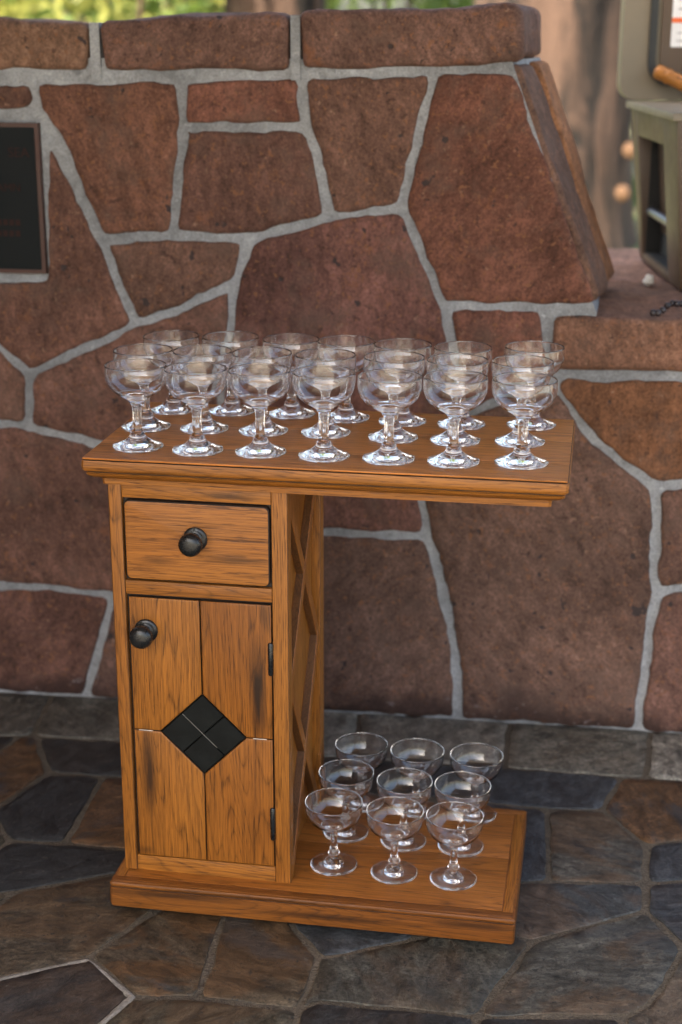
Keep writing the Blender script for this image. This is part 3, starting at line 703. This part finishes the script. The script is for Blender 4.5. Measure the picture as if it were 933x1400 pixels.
# door: four boards round a diamond of four slate tiles
door = box('door', .0395, .2606, BY0+.0075, BY0+.0098, .0915, .5345, M['glaze'], cart, 0)
DX, DZ, DH, DW = .1506, .3125, .0672, .0678
def dpanel(x0, x1, z0, z1, corner, mat):
    """rectangular board with the diamond's corner cut away; corner = (sx, sz) which corner meets the diamond"""
    sx, sz = corner; g_ = .0009
    xi, xo = (x1, x0) if sx > 0 else (x0, x1); zi, zo = (z1, z0) if sz > 0 else (z0, z1)
    P = [(xo, zo), (xi, zo), (xi, DZ-sz*(DH+g_)), (DX-sx*(DW+g_), zi), (xo, zi)]
    V2 = [Vector(p) for p in P]
    if area(V2) < 0: V2 = V2[::-1]
    rings_ = [(0, BY0+.0074), (0, BY0+.0028), (.0004, BY0+.0012), (.0015, BY0+.0003), (.0032, BY0)]
    V, Fc, mi = [], [], []
    n = 5
    for i, y in rings_: V += [(p.x, y, p.y) for p in inset(V2, i)]
    for k in range(4):
        for j in range(n): Fc.append((k*n+j, k*n+(j+1) % n, (k+1)*n+(j+1) % n, (k+1)*n+j)); mi.append(1 if k < 2 else 0)
    Fc.append(tuple(range(4*n, 5*n))); mi.append(0); Fc.append(tuple(range(n-1, -1, -1))); mi.append(1)
    link('door_board', fixn(mesh('door_board', V, Fc, mi)), [mat, M['glaze']], door, 50)
dpanel(.0388, DX-.0006, DZ+.0004, .5352, (1, -1), Wd1); dpanel(DX+.0006, .2612, DZ+.0004, .5352, (-1, -1), Wd2)
dpanel(.0388, DX-.0006, .0906, DZ-.0004, (1, 1), Wd1); dpanel(DX+.0006, .2612, .0906, DZ-.0004, (-1, 1), Wd2)
for i in (-1, 1):
    for j in (-1, 1):
        c = Vector((DX+(i+j)*DW/4, DZ+(i-j)*DH/4))
        P = [c+Vector((DW/2*.985, 0)), c+Vector((0, DH/2*.985)), c-Vector((DW/2*.985, 0)), c-Vector((0, DH/2*.985))]
        V, Fc = [], []
        for q, y in ((.0, BY0+.0076), (.0, BY0+.0022), (.0012, BY0+.0008-rng.uniform(0, .0005))): V += [(p.x, y, p.y) for p in inset(P, q)]
        for k in range(2):
            for jj in range(4): Fc.append((k*4+jj, k*4+(jj+1) % 4, (k+1)*4+(jj+1) % 4, (k+1)*4+jj))
        Fc.append((8, 9, 10, 11)); Fc.append((3, 2, 1, 0))
        link('diamond_tile', fixn(mesh('diamond_tile', V, Fc)), M['tile'], door, 40)
V, Fc = [], []
gd = Vector((DW, 0, -DH)).normalized(); gn2 = Vector((gd.z, 0, -gd.x))*.00055
for t in range(9):
    q = Vector((DX-DW/2*.97, BY0+.0009, DZ+DH/2*.97))+Vector((DW, 0, -DH))*(t/8*.80); V += [q+gn2*(1+.4*math.sin(t*3)), q-gn2]
for t in range(8): Fc.append((t*2, t*2+1, t*2+3, t*2+2))
V += [v+Vector((0, .004, 0)) for v in V]; n9 = 18
Fc += [tuple(i+n9 for i in f[::-1]) for f in Fc]
link('grout_line', fixn(mesh('grout_line', V, Fc)), plain('tile_grout', (.16, .155, .14), .8), door)
steel = plain('dull_steel', (.55, .5, .46), .35, 1.0)
for x0, x1 in ((.0470, .0700), (.2300, .2520)):
    V, Fc = lathe([(0, 0), (.0007, 0), (.0007, x1-x0), (0, x1-x0)], 10)
    link('pin', fixn(mesh('pin', [(x0+v[2], BY0-.0001+v[0], DZ+v[1]) for v in V], Fc)), steel, door, 40)
knob(.0655, BY0-.0002, .4815, door, 2)
for z0, z1 in ((.4215, .4745), (.1395, .1955)):
    V, Fc = lathe([(0, 0), (.0030, 0), (.0042, .002), (.0042, z1-z0-.002), (.0030, z1-z0), (0, z1-z0)], 16)
    V = [(v[0]+.2600, v[1]+BY0-.0012, v[2]+z0) for v in V]
    link('hinge', fixn(mesh('hinge', V, Fc)), M['iron'], door, 40)

# ------------------------------------------------------------------ coupe glasses
def make_glass(kind):
    if kind == 'top':
        outer_foot = [(0, .0026), (.020, .0022), (.034, .0008), (.0368, .0002), (.0381, .0012), (.0384, .0026), (.0372, .0038), (.030, .0060), (.0215, .0096), (.0160, .0134), (.0134, .0158)]
        stem = [(.0134, .0158), (.0131, .0163), (.0118, .0190), (.0114, .0215), (.0092, .0240), (.0075, .0280), (.0069, .038), (.0067, .052), (.0072, .061), (.0088, .0665), (.0122, .0715), (.0126, .0720)]
        bowl = [(.0126, .0720), (.0165, .0750), (.0225, .0785), (.0300, .0830), (.0370, .0890), (.0425, .0965), (.0455, .1045), (.0465, .1120), (.0463, .1190), (.0461, .1240), (.0460, .1255), (.0457, .1263), (.0453, .1266), (.0449, .1263), (.0447, .1255), (.0448, .1240), (.0451, .1190), (.0455, .1120), (.0445, .1048), (.0415, .0972), (.0361, .0899), (.0292, .0842), (.0217, .0800), (.0140, .0782), (.006, .0775), (0, .0773)]
        def fm(a, r, h): return 1+(.011*math.cos(10*a) if r > .02 and h > .0001 else .0)*min(1, (r-.02)/.015)
        def sm(a, r, h): return 1+.055*math.cos(8*a)*(1 if .0275 < h < .064 else 0)
    else:
        outer_foot = [(0, .0016), (.018, .0014), (.034, .0006), (.0368, .0002), (.0379, .0010), (.0381, .0020), (.0370, .0031), (.0300, .0044), (.0215, .0060), (.0165, .0086), (.0142, .0098)]
        stem = [(.0142, .0098), (.0138, .0102), (.0105, .0128), (.0078, .0155), (.0068, .0180), (.0088, .0212), (.0094, .0238), (.0078, .0268), (.0062, .0300), (.0056, .040), (.0058, .050), (.0066, .0580), (.0090, .0625), (.0120, .0650), (.0124, .0653)]
        bowl = [(.0124, .0653), (.0180, .0680), (.0260, .0718), (.0335, .0770), (.0400, .0838), (.0440, .0920), (.0459, .1000), (.0464, .1070), (.0463, .1120), (.0462, .1134), (.0459, .1143), (.0455, .1146), (.0451, .1143), (.0449, .1134), (.0449, .1120), (.0450, .1070), (.0445, .1003), (.0426, .0928), (.0388, .0853), (.0325, .0790), (.0255, .0742), (.0175, .0706), (.009, .0692), (0, .0690)]
        fm = sm = None
    out = []
    for nm, pr, md, sg in (('bowl', bowl, None, 56), ('stem', stem, sm, 48), ('foot', outer_foot, fm, 60)):
        V, Fc = lathe(pr, sg, md); me = mesh(nm, V, Fc); me.materials.append(M['glass']); me.shade_smooth()
        out.append((nm, me))
    return out
GL = {'top': make_glass('top'), 'low': make_glass('low')}
def put_glass(kind, x, y, z, label, group):
    r = empty('coupe_glass', (x, y, z)); r.rotation_euler = (rng.gauss(0, .004), rng.gauss(0, .004), rng.uniform(0, 6.28)); k_ = rng.uniform(.985, 1.012); r.scale = (k_, k_, rng.uniform(.985, 1.01))
    tag(r, label, 'glass', group)
    for nm, me in GL[kind]:
        o = bpy.data.objects.new(nm, me); COL.objects.link(o); o.parent = r
ORD = ['first', 'second', 'third', 'fourth', 'fifth', 'sixth', 'last']
ROWS = [('row along the drawer side', [(.050, .085), (.144, .080), (.239, .085), (.335, .081), (.431, .082), (.526, .083), (.624, .094)]),
        ('middle row', [(.028, .201), (.122, .204), (.216, .207), (.314, .213), (.421, .203), (.517, .202), (.615, .211)]),
        ('row along the wall side', [(.041, .317), (.137, .325), (.238, .324), (.329, .313), (.422, .305), (.517, .303), (.627, .318)])]
for rn, P in ROWS:
    for i, (x, y) in enumerate(P):
        put_glass('top', x, y, TZ+.0001, 'clear coupe glass on tabletop, %s, %s counted from the cabinet end' % (rn, ORD[i]), 'coupe glasses on the tabletop')
SH = [('row at the open front edge', [(.345, .111), (.445, .103), (.541, .100)]), ('middle row', [(.347, .217), (.447, .205), (.543, .205)]), ('row towards the wall', [(.357, .322), (.455, .315), (.557, .317)])]
for rn, P in SH:
    for i, (x, y) in enumerate(P):
        put_glass('low', x, y, .0621, 'clear coupe glass on low shelf, %s, %s' % (rn, ('beside the lattice', 'in the centre', 'at the free end')[i]), 'coupe glasses on the low shelf')

# ------------------------------------------------------------------ black plaque set in the wall
pa, pb = wuv((63, 168)), wuv((52, 373)); pu = (pa.x+pb.x)/2+.004; pv1, pv0 = pa.y, pb.y
plq = empty('plaque', wpt(pu-.22, pv0)); tag(plq, 'black plaque with dark red border and faint red lettering set into the stone wall', 'plaque')
pblack = plain('plaque_black', (.008, .010, .011), .6, spec=.15); pred = plain('plaque_red', (.055, .016, .010), .45); ptxt = plain('plaque_faded_red', (.030, .012, .010), .6, spec=.15)
prism('plate', [(pu-.45, pv0), (pu, pv0), (pu, pv1), (pu-.45, pv1)], .011, -.005, pred, plq)
prism('field', [(pu-.443, pv0+.008), (pu-.008, pv0+.008), (pu-.008, pv1-.008), (pu-.443, pv1-.008)], .0125, .008, pblack, plq)
def text(body, size, u, v, align='RIGHT'):
    cu = bpy.data.curves.new('lettering', 'FONT'); cu.body = body; cu.size = size; cu.align_x = align; cu.extrude = .0005
    t = bpy.data.objects.new('tmp', cu); COL.objects.link(t)
    bpy.context.view_layer.update()
    me = bpy.data.meshes.new_from_object(t.evaluated_get(bpy.context.evaluated_depsgraph_get()))
    bpy.data.objects.remove(t)
    rot = Matrix((WU, WZ, WN)).transposed()
    for v_ in me.vertices: v_.co = wpt(u, v, .0130)+rot @ v_.co
    return link('lettering', me, ptxt, plq)
def pvv(y): return wuv((20, y)).y
text('SEA', .026, wuv((43, 205)).x, pvv(214)); text('AMN', .022, wuv((32, 255)).x, pvv(261))
for y, n_ in ((303, 4), (318, 5)):                 # two lines of print too blurred to read
    for k in range(n_):
        u1 = wuv((31, y)).x-k*.0125
        prism('lettering', [(u1-.009, pvv(y+4)), (u1, pvv(y+4)), (u1, pvv(y-4)), (u1-.009, pvv(y-4))], .0131, .0120, ptxt, plq)

# ------------------------------------------------------------------ insulated food box with its lid open, on the ledge
LZ = ledge_v+.004
q0, q1 = unz((874, 354), LZ), unz((933, 402), LZ)
ax = (q1-q0); ax.z = 0; ax.normalize(); bx_ = Vector((-ax.y, ax.x, 0)); DEP, WID = .46, .56     # ax: back to front along the seen side; bx_: to the right
d_ = ray((861, 138)); tt = (q0-CAM).dot(fwd)/d_.dot(fwd); HB = (CAM+d_*tt).z-LZ
fbx = empty('insulated_food_box', (q0.x, q0.y, LZ)); tag(fbx, 'open tan insulated food box with recessed side handle standing on the wall ledge', 'food box')
tan = plain('tan_plastic', (.078, .045, .026), .45, 0, (180, .25, .001), .1); tanl = plain('tan_plastic_lid', (.185, .152, .108), .45, 0, (180, .2, .001), .08)
rub = plain('black_rubber', (.012, .014, .016), .5); chrome = plain('brushed_metal', (.62, .62, .64), .3, 1.0)
def fb(a, b, z): return q0+ax*a+bx_*b+Vector((0, 0, z))
def fprism(name, P, b0, b1, mat, parent, bev=.006, tp=0):
    """outline P in (a, z) on the seen side, from b0 to b1 across; tp widens the top outwards"""
    bm = bmesh.new(); n = len(P)
    A = [bm.verts.new(fb(a, b0-tp*z/HB, z)) for a, z in P]; B = [bm.verts.new(fb(a, b1+tp*z/HB, z)) for a, z in P]
    bm.faces.new(A); bm.faces.new(B)
    for i in range(n): bm.faces.new((A[i], A[(i+1) % n], B[(i+1) % n], B[i]))
    bmesh.ops.recalc_face_normals(bm, faces=bm.faces)
    if bev: bmesh.ops.bevel(bm, geom=list(bm.edges), offset=bev, segments=2, profile=.6, affect='EDGES')
    me = bpy.data.meshes.new(name); bm.to_mesh(me); bm.free(); return link(name, me, mat, parent, 40)
tp = .036
# side wall built round the hand recess
print('SIDE', (q1-q0).length, HB)
ra, rb_, rz0, rz1 = .045, .34, .075, HB-.07
P_out = [(0, 0), (DEP, 0), (DEP+tp, HB), (-tp, HB)]
fprism('body', [(0, 0), (DEP, 0), (DEP+tp, HB-.004), (-tp, HB-.004)], .045, WID, tan, fbx, .012, tp)
fprism('side_wall', [(0, .0), (ra, 0), (ra, HB-.006), (-tp, HB-.006)], 0, .05, tan, fbx, .010, tp)
fprism('side_wall', [(rb_, 0), (DEP, 0), (DEP+tp, HB-.006), (rb_, HB-.006)], 0, .05, tan, fbx, .010, tp)
fprism('side_wall', [(ra-.01, rz1), (rb_+.01, rz1), (rb_+.01, HB-.0065), (ra-.01, HB-.0065)], .0008, .05, tan, fbx, .008, tp)
fprism('side_wall', [(ra-.01, .0005), (rb_+.01, .0005), (rb_+.01, .02), (ra-.01, .02)], .001, .05, tan, fbx, .005, tp)
rk = plain('recess_black', (.010, .010, .010), .6)  # for thin black plates added to darken the inside of the recess
fprism('recess_dark_plate', [(ra-.002, .018), (ra+.004, .018), (ra+.004, rz1+.004), (ra-.002, rz1+.004)], .004, .046, rk, fbx, 0, 0)
fprism('recess_dark_plate', [(ra, .0185), (rb_, .0185), (rb_, .0225), (ra, .0225)], .006, .046, rk, fbx, 0, 0)
fprism('recess_dark_plate', [(ra-.005, .015), (rb_+.005, .015), (rb_+.005, rz1+.005), (ra-.005, rz1+.005)], .038, .047, plain('recess_black', (.012, .012, .012), .6), fbx, 0, 0)
V, Fc = lathe([(0, 0), (.011, 0), (.011, rb_-ra+.02), (0, rb_-ra+.02)], 14)
link('latch_bar', fixn(mesh('latch_bar', [fb(ra-.01+v[2], .012+v[0], .115+v[1]) for v in V], Fc)), plain('grey_metal', (.25, .25, .28), .35, 1.0), fbx, 40)
fprism('rim', [(-tp-.008, HB-.012), (DEP+tp+.008, HB-.012), (DEP+tp+.006, HB+.004), (-tp-.006, HB+.004)], -.008-tp, WID+.008+tp, tanl, fbx, .004)
for a, z in ((.06, HB-.045), (.13, HB-.045)):
    V, Fc = lathe([(0, .004), (.004, .003), (.0055, 0)], 12); link('rivet', fixn(mesh('rivet', [fb(a+v[0], -.014-v[2], z+v[1]) for v in V], Fc)), chrome, fbx, 60)
V, Fc = lathe([(0, .006), (.008, .005), (.011, 0)], 14); link('rim_clip', fixn(mesh('rim_clip', [fb(.12+v[0], -.024-v[2], HB-.006+v[1]*.7) for v in V], Fc)), chrome, fbx, 60)
# lid standing up on the back edge
def rrect(x0, x1, z0, z1, r, k=6):
    P = []
    for cx, cz, a0 in ((x0+r, z0+r, 180), (x1-r, z0+r, 270), (x1-r, z1-r, 0), (x0+r, z1-r, 90)):
        for i in range(k+1):
            a = R_(a0+90*i/k); P.append((cx+r*math.cos(a), cz+r*math.sin(a)))
    return P
LH = .40
def lidp(name, P, a0, a1, mat, parent, hole=None, bev=.003):
    V = [fb(a0, x, z) for x, z in P]; n = len(P)
    if hole is None:
        V += [fb(a1, x, z) for x, z in P]; Fc = [tuple(range(n)), tuple(range(2*n-1, n-1, -1))]+[(i, i+n, (i+1) % n+n, (i+1) % n) for i in range(n)]
    else:
        V += [fb(a0, x, z) for x, z in hole]+[fb(a1, x, z) for x, z in hole]+[fb(a1, x, z) for x, z in P]
        Fc = []
        for i in range(n):
            j = (i+1) % n; Fc += [(i, j, n+j, n+i), (n+i, n+j, 2*n+j, 2*n+i), (i, j, 3*n+j, 3*n+i), (3*n+i, 3*n+j, 2*n+j, 2*n+i)]
    return link(name, fixn(mesh(name, V, Fc)), mat, parent, 40)
zb = HB+.006; xl = -.062
lid = lidp('lid', rrect(xl, WID+.03, zb, zb+LH, .035), -.075, -.024, tanl, fbx)
lidp('gasket', rrect(xl+.058, WID-.03, zb+.03, zb+LH-.03, .05), -.03, -.012, rub, lid, rrect(xl+.074, WID-.046, zb+.046, zb+LH-.046, .04))
lidp('inner_panel', rrect(xl+.084, WID-.056, zb+.058, zb+LH-.058, .035), -.03, -.016, tan, lid)
white = plain('label_white', (.72, .72, .74), .5); org = plain('label_orange', (.75, .13, .03), .5); gry = plain('label_print', (.35, .35, .37), .5)
lx = xl+.106; lzb = zb+.115
lidp('paper_label', rrect(lx, lx+.13, lzb, lzb+.15, .003, 2), -.018, -.0152, white, lid)
lidp('label_stripe', rrect(lx, lx+.13, lzb+.052, lzb+.063, .0005, 1), -.016, -.0148, org, lid)
for k in range(7):
    z = lzb+.012+k*.017
    if abs(z-lzb-.056) > .012: lidp('label_print', rrect(lx+.012, lx+.11-.01*(k % 3), z, z+.003, .0003, 1), -.016, -.0149, gry, lid)
# turned wooden handle leaning out over the rim
ha, hb = fb(.03, .004, HB+.072), fb(.12, .22, HB-.03)
hd = (hb-ha).normalized(); hq = Vector((0, 0, 1)).rotation_difference(hd)
pr = [(0, 0), (.009, .0005), (.0145, .004), (.0165, .012), (.0155, .022), (.0148, .027), (.0168, .031), (.017, .035), (.0150, .039), (.0155, .06), (.0165, .10), (.014, .17), (.010, .2), (0, .2)]
V, Fc = lathe(pr, 24)
hm = wood('handle_wood', 'z', 41, (.42, .17, .035), (.33, .11, .02))
me = fixn(mesh('serving_tool_handle', V, Fc))
ho = link('serving_tool_handle', me, hm, None, 50); ho.location = ha; ho.rotation_mode = 'QUATERNION'; ho.rotation_quaternion = hq
tag(ho, 'turned amber wooden handle sticking out of the open food box', 'handle')
# crumbs of popcorn and a bead chain on the ledge
def crumb(px, r, label):
    p = unz(px, LZ); bm = bmesh.new(); bmesh.ops.create_icosphere(bm, subdivisions=3, radius=r)
    for v in bm.verts: v.co *= 1+.55*noise.noise(v.co*110+Vector((px[0], 0, 0)))
    zmin = min(v.co.z for v in bm.verts)
    me = bpy.data.meshes.new('popcorn'); bm.to_mesh(me); bm.free(); o = link('popcorn', me, plain('popcorn_white', (.66, .62, .55), .8), None, 180)
    o.location = (p.x, p.y, LZ-zmin-.003); tag(o, label, 'popcorn')
crumb((886, 389), .011, 'white popcorn crumb lying on the stone ledge in front of the food box')
ch = empty('bead_chain', unz((905, 425), LZ)); tag(ch, 'short string of dark beads lying on the stone ledge edge', 'bead chain')
bead = None
for k in range(12):
    px = (893+k*6.5, 432-k*2.6+3*math.sin(k*1.3)); p = unz(px, LZ)
    if bead is None:
        V, Fc = lathe([(0, -.007), (.0045, -.0055), (.007, 0), (.0045, .0055), (0, .007)], 12); bead = mesh('bead', V, Fc); bead.materials.append(plain('bead_dark', (.03, .022, .024), .3)); bead.shade_smooth()
    o = bpy.data.objects.new('bead', bead); COL.objects.link(o); o.parent = ch; o.location = Vector((p.x, p.y, LZ+.006))-ch.location
fbx.location.z -= 0

# ------------------------------------------------------------------ trees and shrubs beyond the wall
def leaves(name, cen, rad, n, size, mat, parent, rnd, clump=14):
    V, Fc = [], []
    hubs = []
    for _ in range(max(6, n//60)):
        while True:
            p = Vector((rnd.uniform(-1, 1), rnd.uniform(-1, 1), rnd.uniform(-1, 1)))
            if .25 < p.length < 1: break
        hubs.append(p)
    for _ in range(n):
        h = rnd.choice(hubs)+Vector((rnd.gauss(0, .13), rnd.gauss(0, .13), rnd.gauss(0, .13)))
        c = Vector(cen)+Vector((h.x*rad[0], h.y*rad[1], h.z*rad[2]))
        a = Vector((rnd.gauss(0, 1), rnd.gauss(0, 1), rnd.gauss(0, .6))).normalized(); b = a.cross(Vector((rnd.gauss(0, 1), rnd.gauss(0, 1), rnd.gauss(0, 1)))).normalized()
        s = size*rnd.uniform(.6, 1.3); k = len(V)
        V += [c-a*s, c-b*s*.42+a*s*.1, c+a*s, c+b*s*.42+a*s*.1]; Fc.append((k, k+1, k+2, k+3))
    return link(name, mesh(name, V, Fc), mat, parent)
def trunk(name, base, r, h, mat, parent, rnd, lean=(0, 0), flare=.5):
    V, Fc = [], []; n, m_ = 40, 40; sd_ = rnd.random()*30
    for j in range(m_+1):
        z = h*(j/m_)**1.2; rr = r*(1+flare*math.exp(-z/.28))*(1-.25*z/h)
        for i in range(n):
            a = 2*math.pi*i/n; k = 1+.10*noise.noise(Vector((math.cos(a)*2.3, math.sin(a)*2.3, z*.35+sd_)))+.20*abs(noise.noise(Vector((math.cos(a)*5, math.sin(a)*5, z*.5+sd_))))+flare*.25*math.exp(-z/.3)*math.cos(5*a+sd_)
            V.append((base[0]+rr*k*math.cos(a)+lean[0]*z, base[1]+rr*k*math.sin(a)+lean[1]*z, -.1+z))
    for j in range(m_):
        for i in range(n): Fc.append((j*n+i, j*n+(i+1) % n, (j+1)*n+(i+1) % n, (j+1)*n+i))
    return link(name, mesh(name, V, Fc), mat, parent, 180)
def limb(p, q, r, mat, parent):
    V, Fc = lathe([(r*1.2, 0), (r, .3), (r*.8, .6), (r*.35, 1.0), (0, 1.0)], 10); d = q-p; qq = Vector((0, 0, 1)).rotation_difference(d.normalized())
    return link('limb', mesh('limb', [p+qq @ Vector((v[0], v[1], v[2]*d.length)) for v in V], Fc), mat, parent, 180)
def ground_at(px): p = unz(px, -.06); return p
def tree(px, dist, r, h, label, crown_mat, n=2600):
    d = ray((px, 120)); d.z = 0; d.normalize(); b = CAM+d*dist
    t = empty('tree', (b.x, b.y, -.06)); tag(t, label, 'tree', 'trees beyond the wall')
    tk = trunk('trunk', (b.x, b.y), r, h, M['bark'], t, rng, flare=.12)
    for k in range(7):
        a = k*2.4; z = h*(.55+.06*k)
        limb(Vector((b.x, b.y, z)), Vector((b.x+math.cos(a)*2.2, b.y+math.sin(a)*2.2, z+1.6)), r*.33, M['bark'], tk)
    leaves('crown', (b.x, b.y, h+1.0), (3.0, 3.0, 2.4), n, .17, crown_mat, t, rng)
    return t, b, tk
t1, b1, tk1 = tree(757, 10.6, .53, 6.5, 'broad tree trunk with furrowed brown bark close beside the food box', M['leaf'])
for px, dz in ((861, 200), (851, 256)):
    o = (CAM+ray((px, dz))*((b1-CAM).dot(fwd)/fwd.dot(fwd))); o += Vector((0, -.48, 0))
    V, Fc = lathe([(0, .02), (.035, .02), (.045, .01), (.05, -.14), (0, -.2)], 16, None, 'y')
    link('branch_stub', fixn(mesh('branch_stub', [Vector(v)+o for v in V], Fc)), plain('cut_wood', (.085, .040, .016), .8), tk1, 50)
tree(378, 13.0, .42, 7, 'straight brown tree trunk rising behind the middle of the wall', M['leaf'])
def shrub(px, dist, rad, mat, label, n=2600):
    d = ray((px, 120)); d.z = 0; d.normalize(); b = CAM+d*dist
    s = empty('shrub', (b.x, b.y, -.06)); tag(s, label, 'shrub', 'leafy shrubs beyond the wall')
    for k in range(6):
        a = k*1.05; limb(Vector((b.x, b.y, -.08)), Vector((b.x+math.cos(a)*rad[0]*.6, b.y+math.sin(a)*rad[1]*.6, rad[2]*1.4)), .035, M['bark'], s).name = 'stem'
    leaves('foliage', (b.x, b.y, rad[2]*.98), rad, n, .085, mat, s, rng)
for px, dist, rad, mt, lb in ((-150, 12, (1.5, 1.2, 1.5), 'leaf2', 'yellowish leafy shrub beyond the wall where it runs on past the plaque'),
    (30, 15, (1.3, 1.1, 1.25), 'leaf2', 'pale yellow green shrub behind the pale capstone above the plaque'), (175, 13, (1.2, 1.1, 1.6), 'leaf', 'bright green shrub behind the first upright capstone joint'),
    (270, 17, (1.5, 1.1, 1.15), 'leaf2', 'light yellow green shrub left of the straight tree trunk'), (480, 15, (1.2, 1.1, 1.5), 'leaf', 'green shrub just right of the straight tree trunk'),
    (600, 17, (1.4, 1.2, 1.7), 'leaf', 'green shrub between the two tree trunks'), (950, 13, (1.6, 1.2, 1.6), 'leaf3', 'dark green shrub behind the food box lid')):
    shrub(px, dist, rad, M[mt], lb)
for k in range(7):
    x = -16+k*5.2
    t = empty('tree', (x, 24+2*math.sin(k*2.1), -.06)); tag(t, ('mid green', 'yellowish green', 'dark green')[k % 3]+' leafy tree of the distant row at the end of the lawn', 'tree', 'distant trees at the end of the lawn')
    trunk('trunk', (x, t.location.y), .2, 3.2, M['bark'], t, rng); leaves('crown', (x, t.location.y, 3.6), (2.6, 2.2, 3.0), 1800, .22, M[('leaf', 'leaf2', 'leaf3')[k % 3]], t, rng)
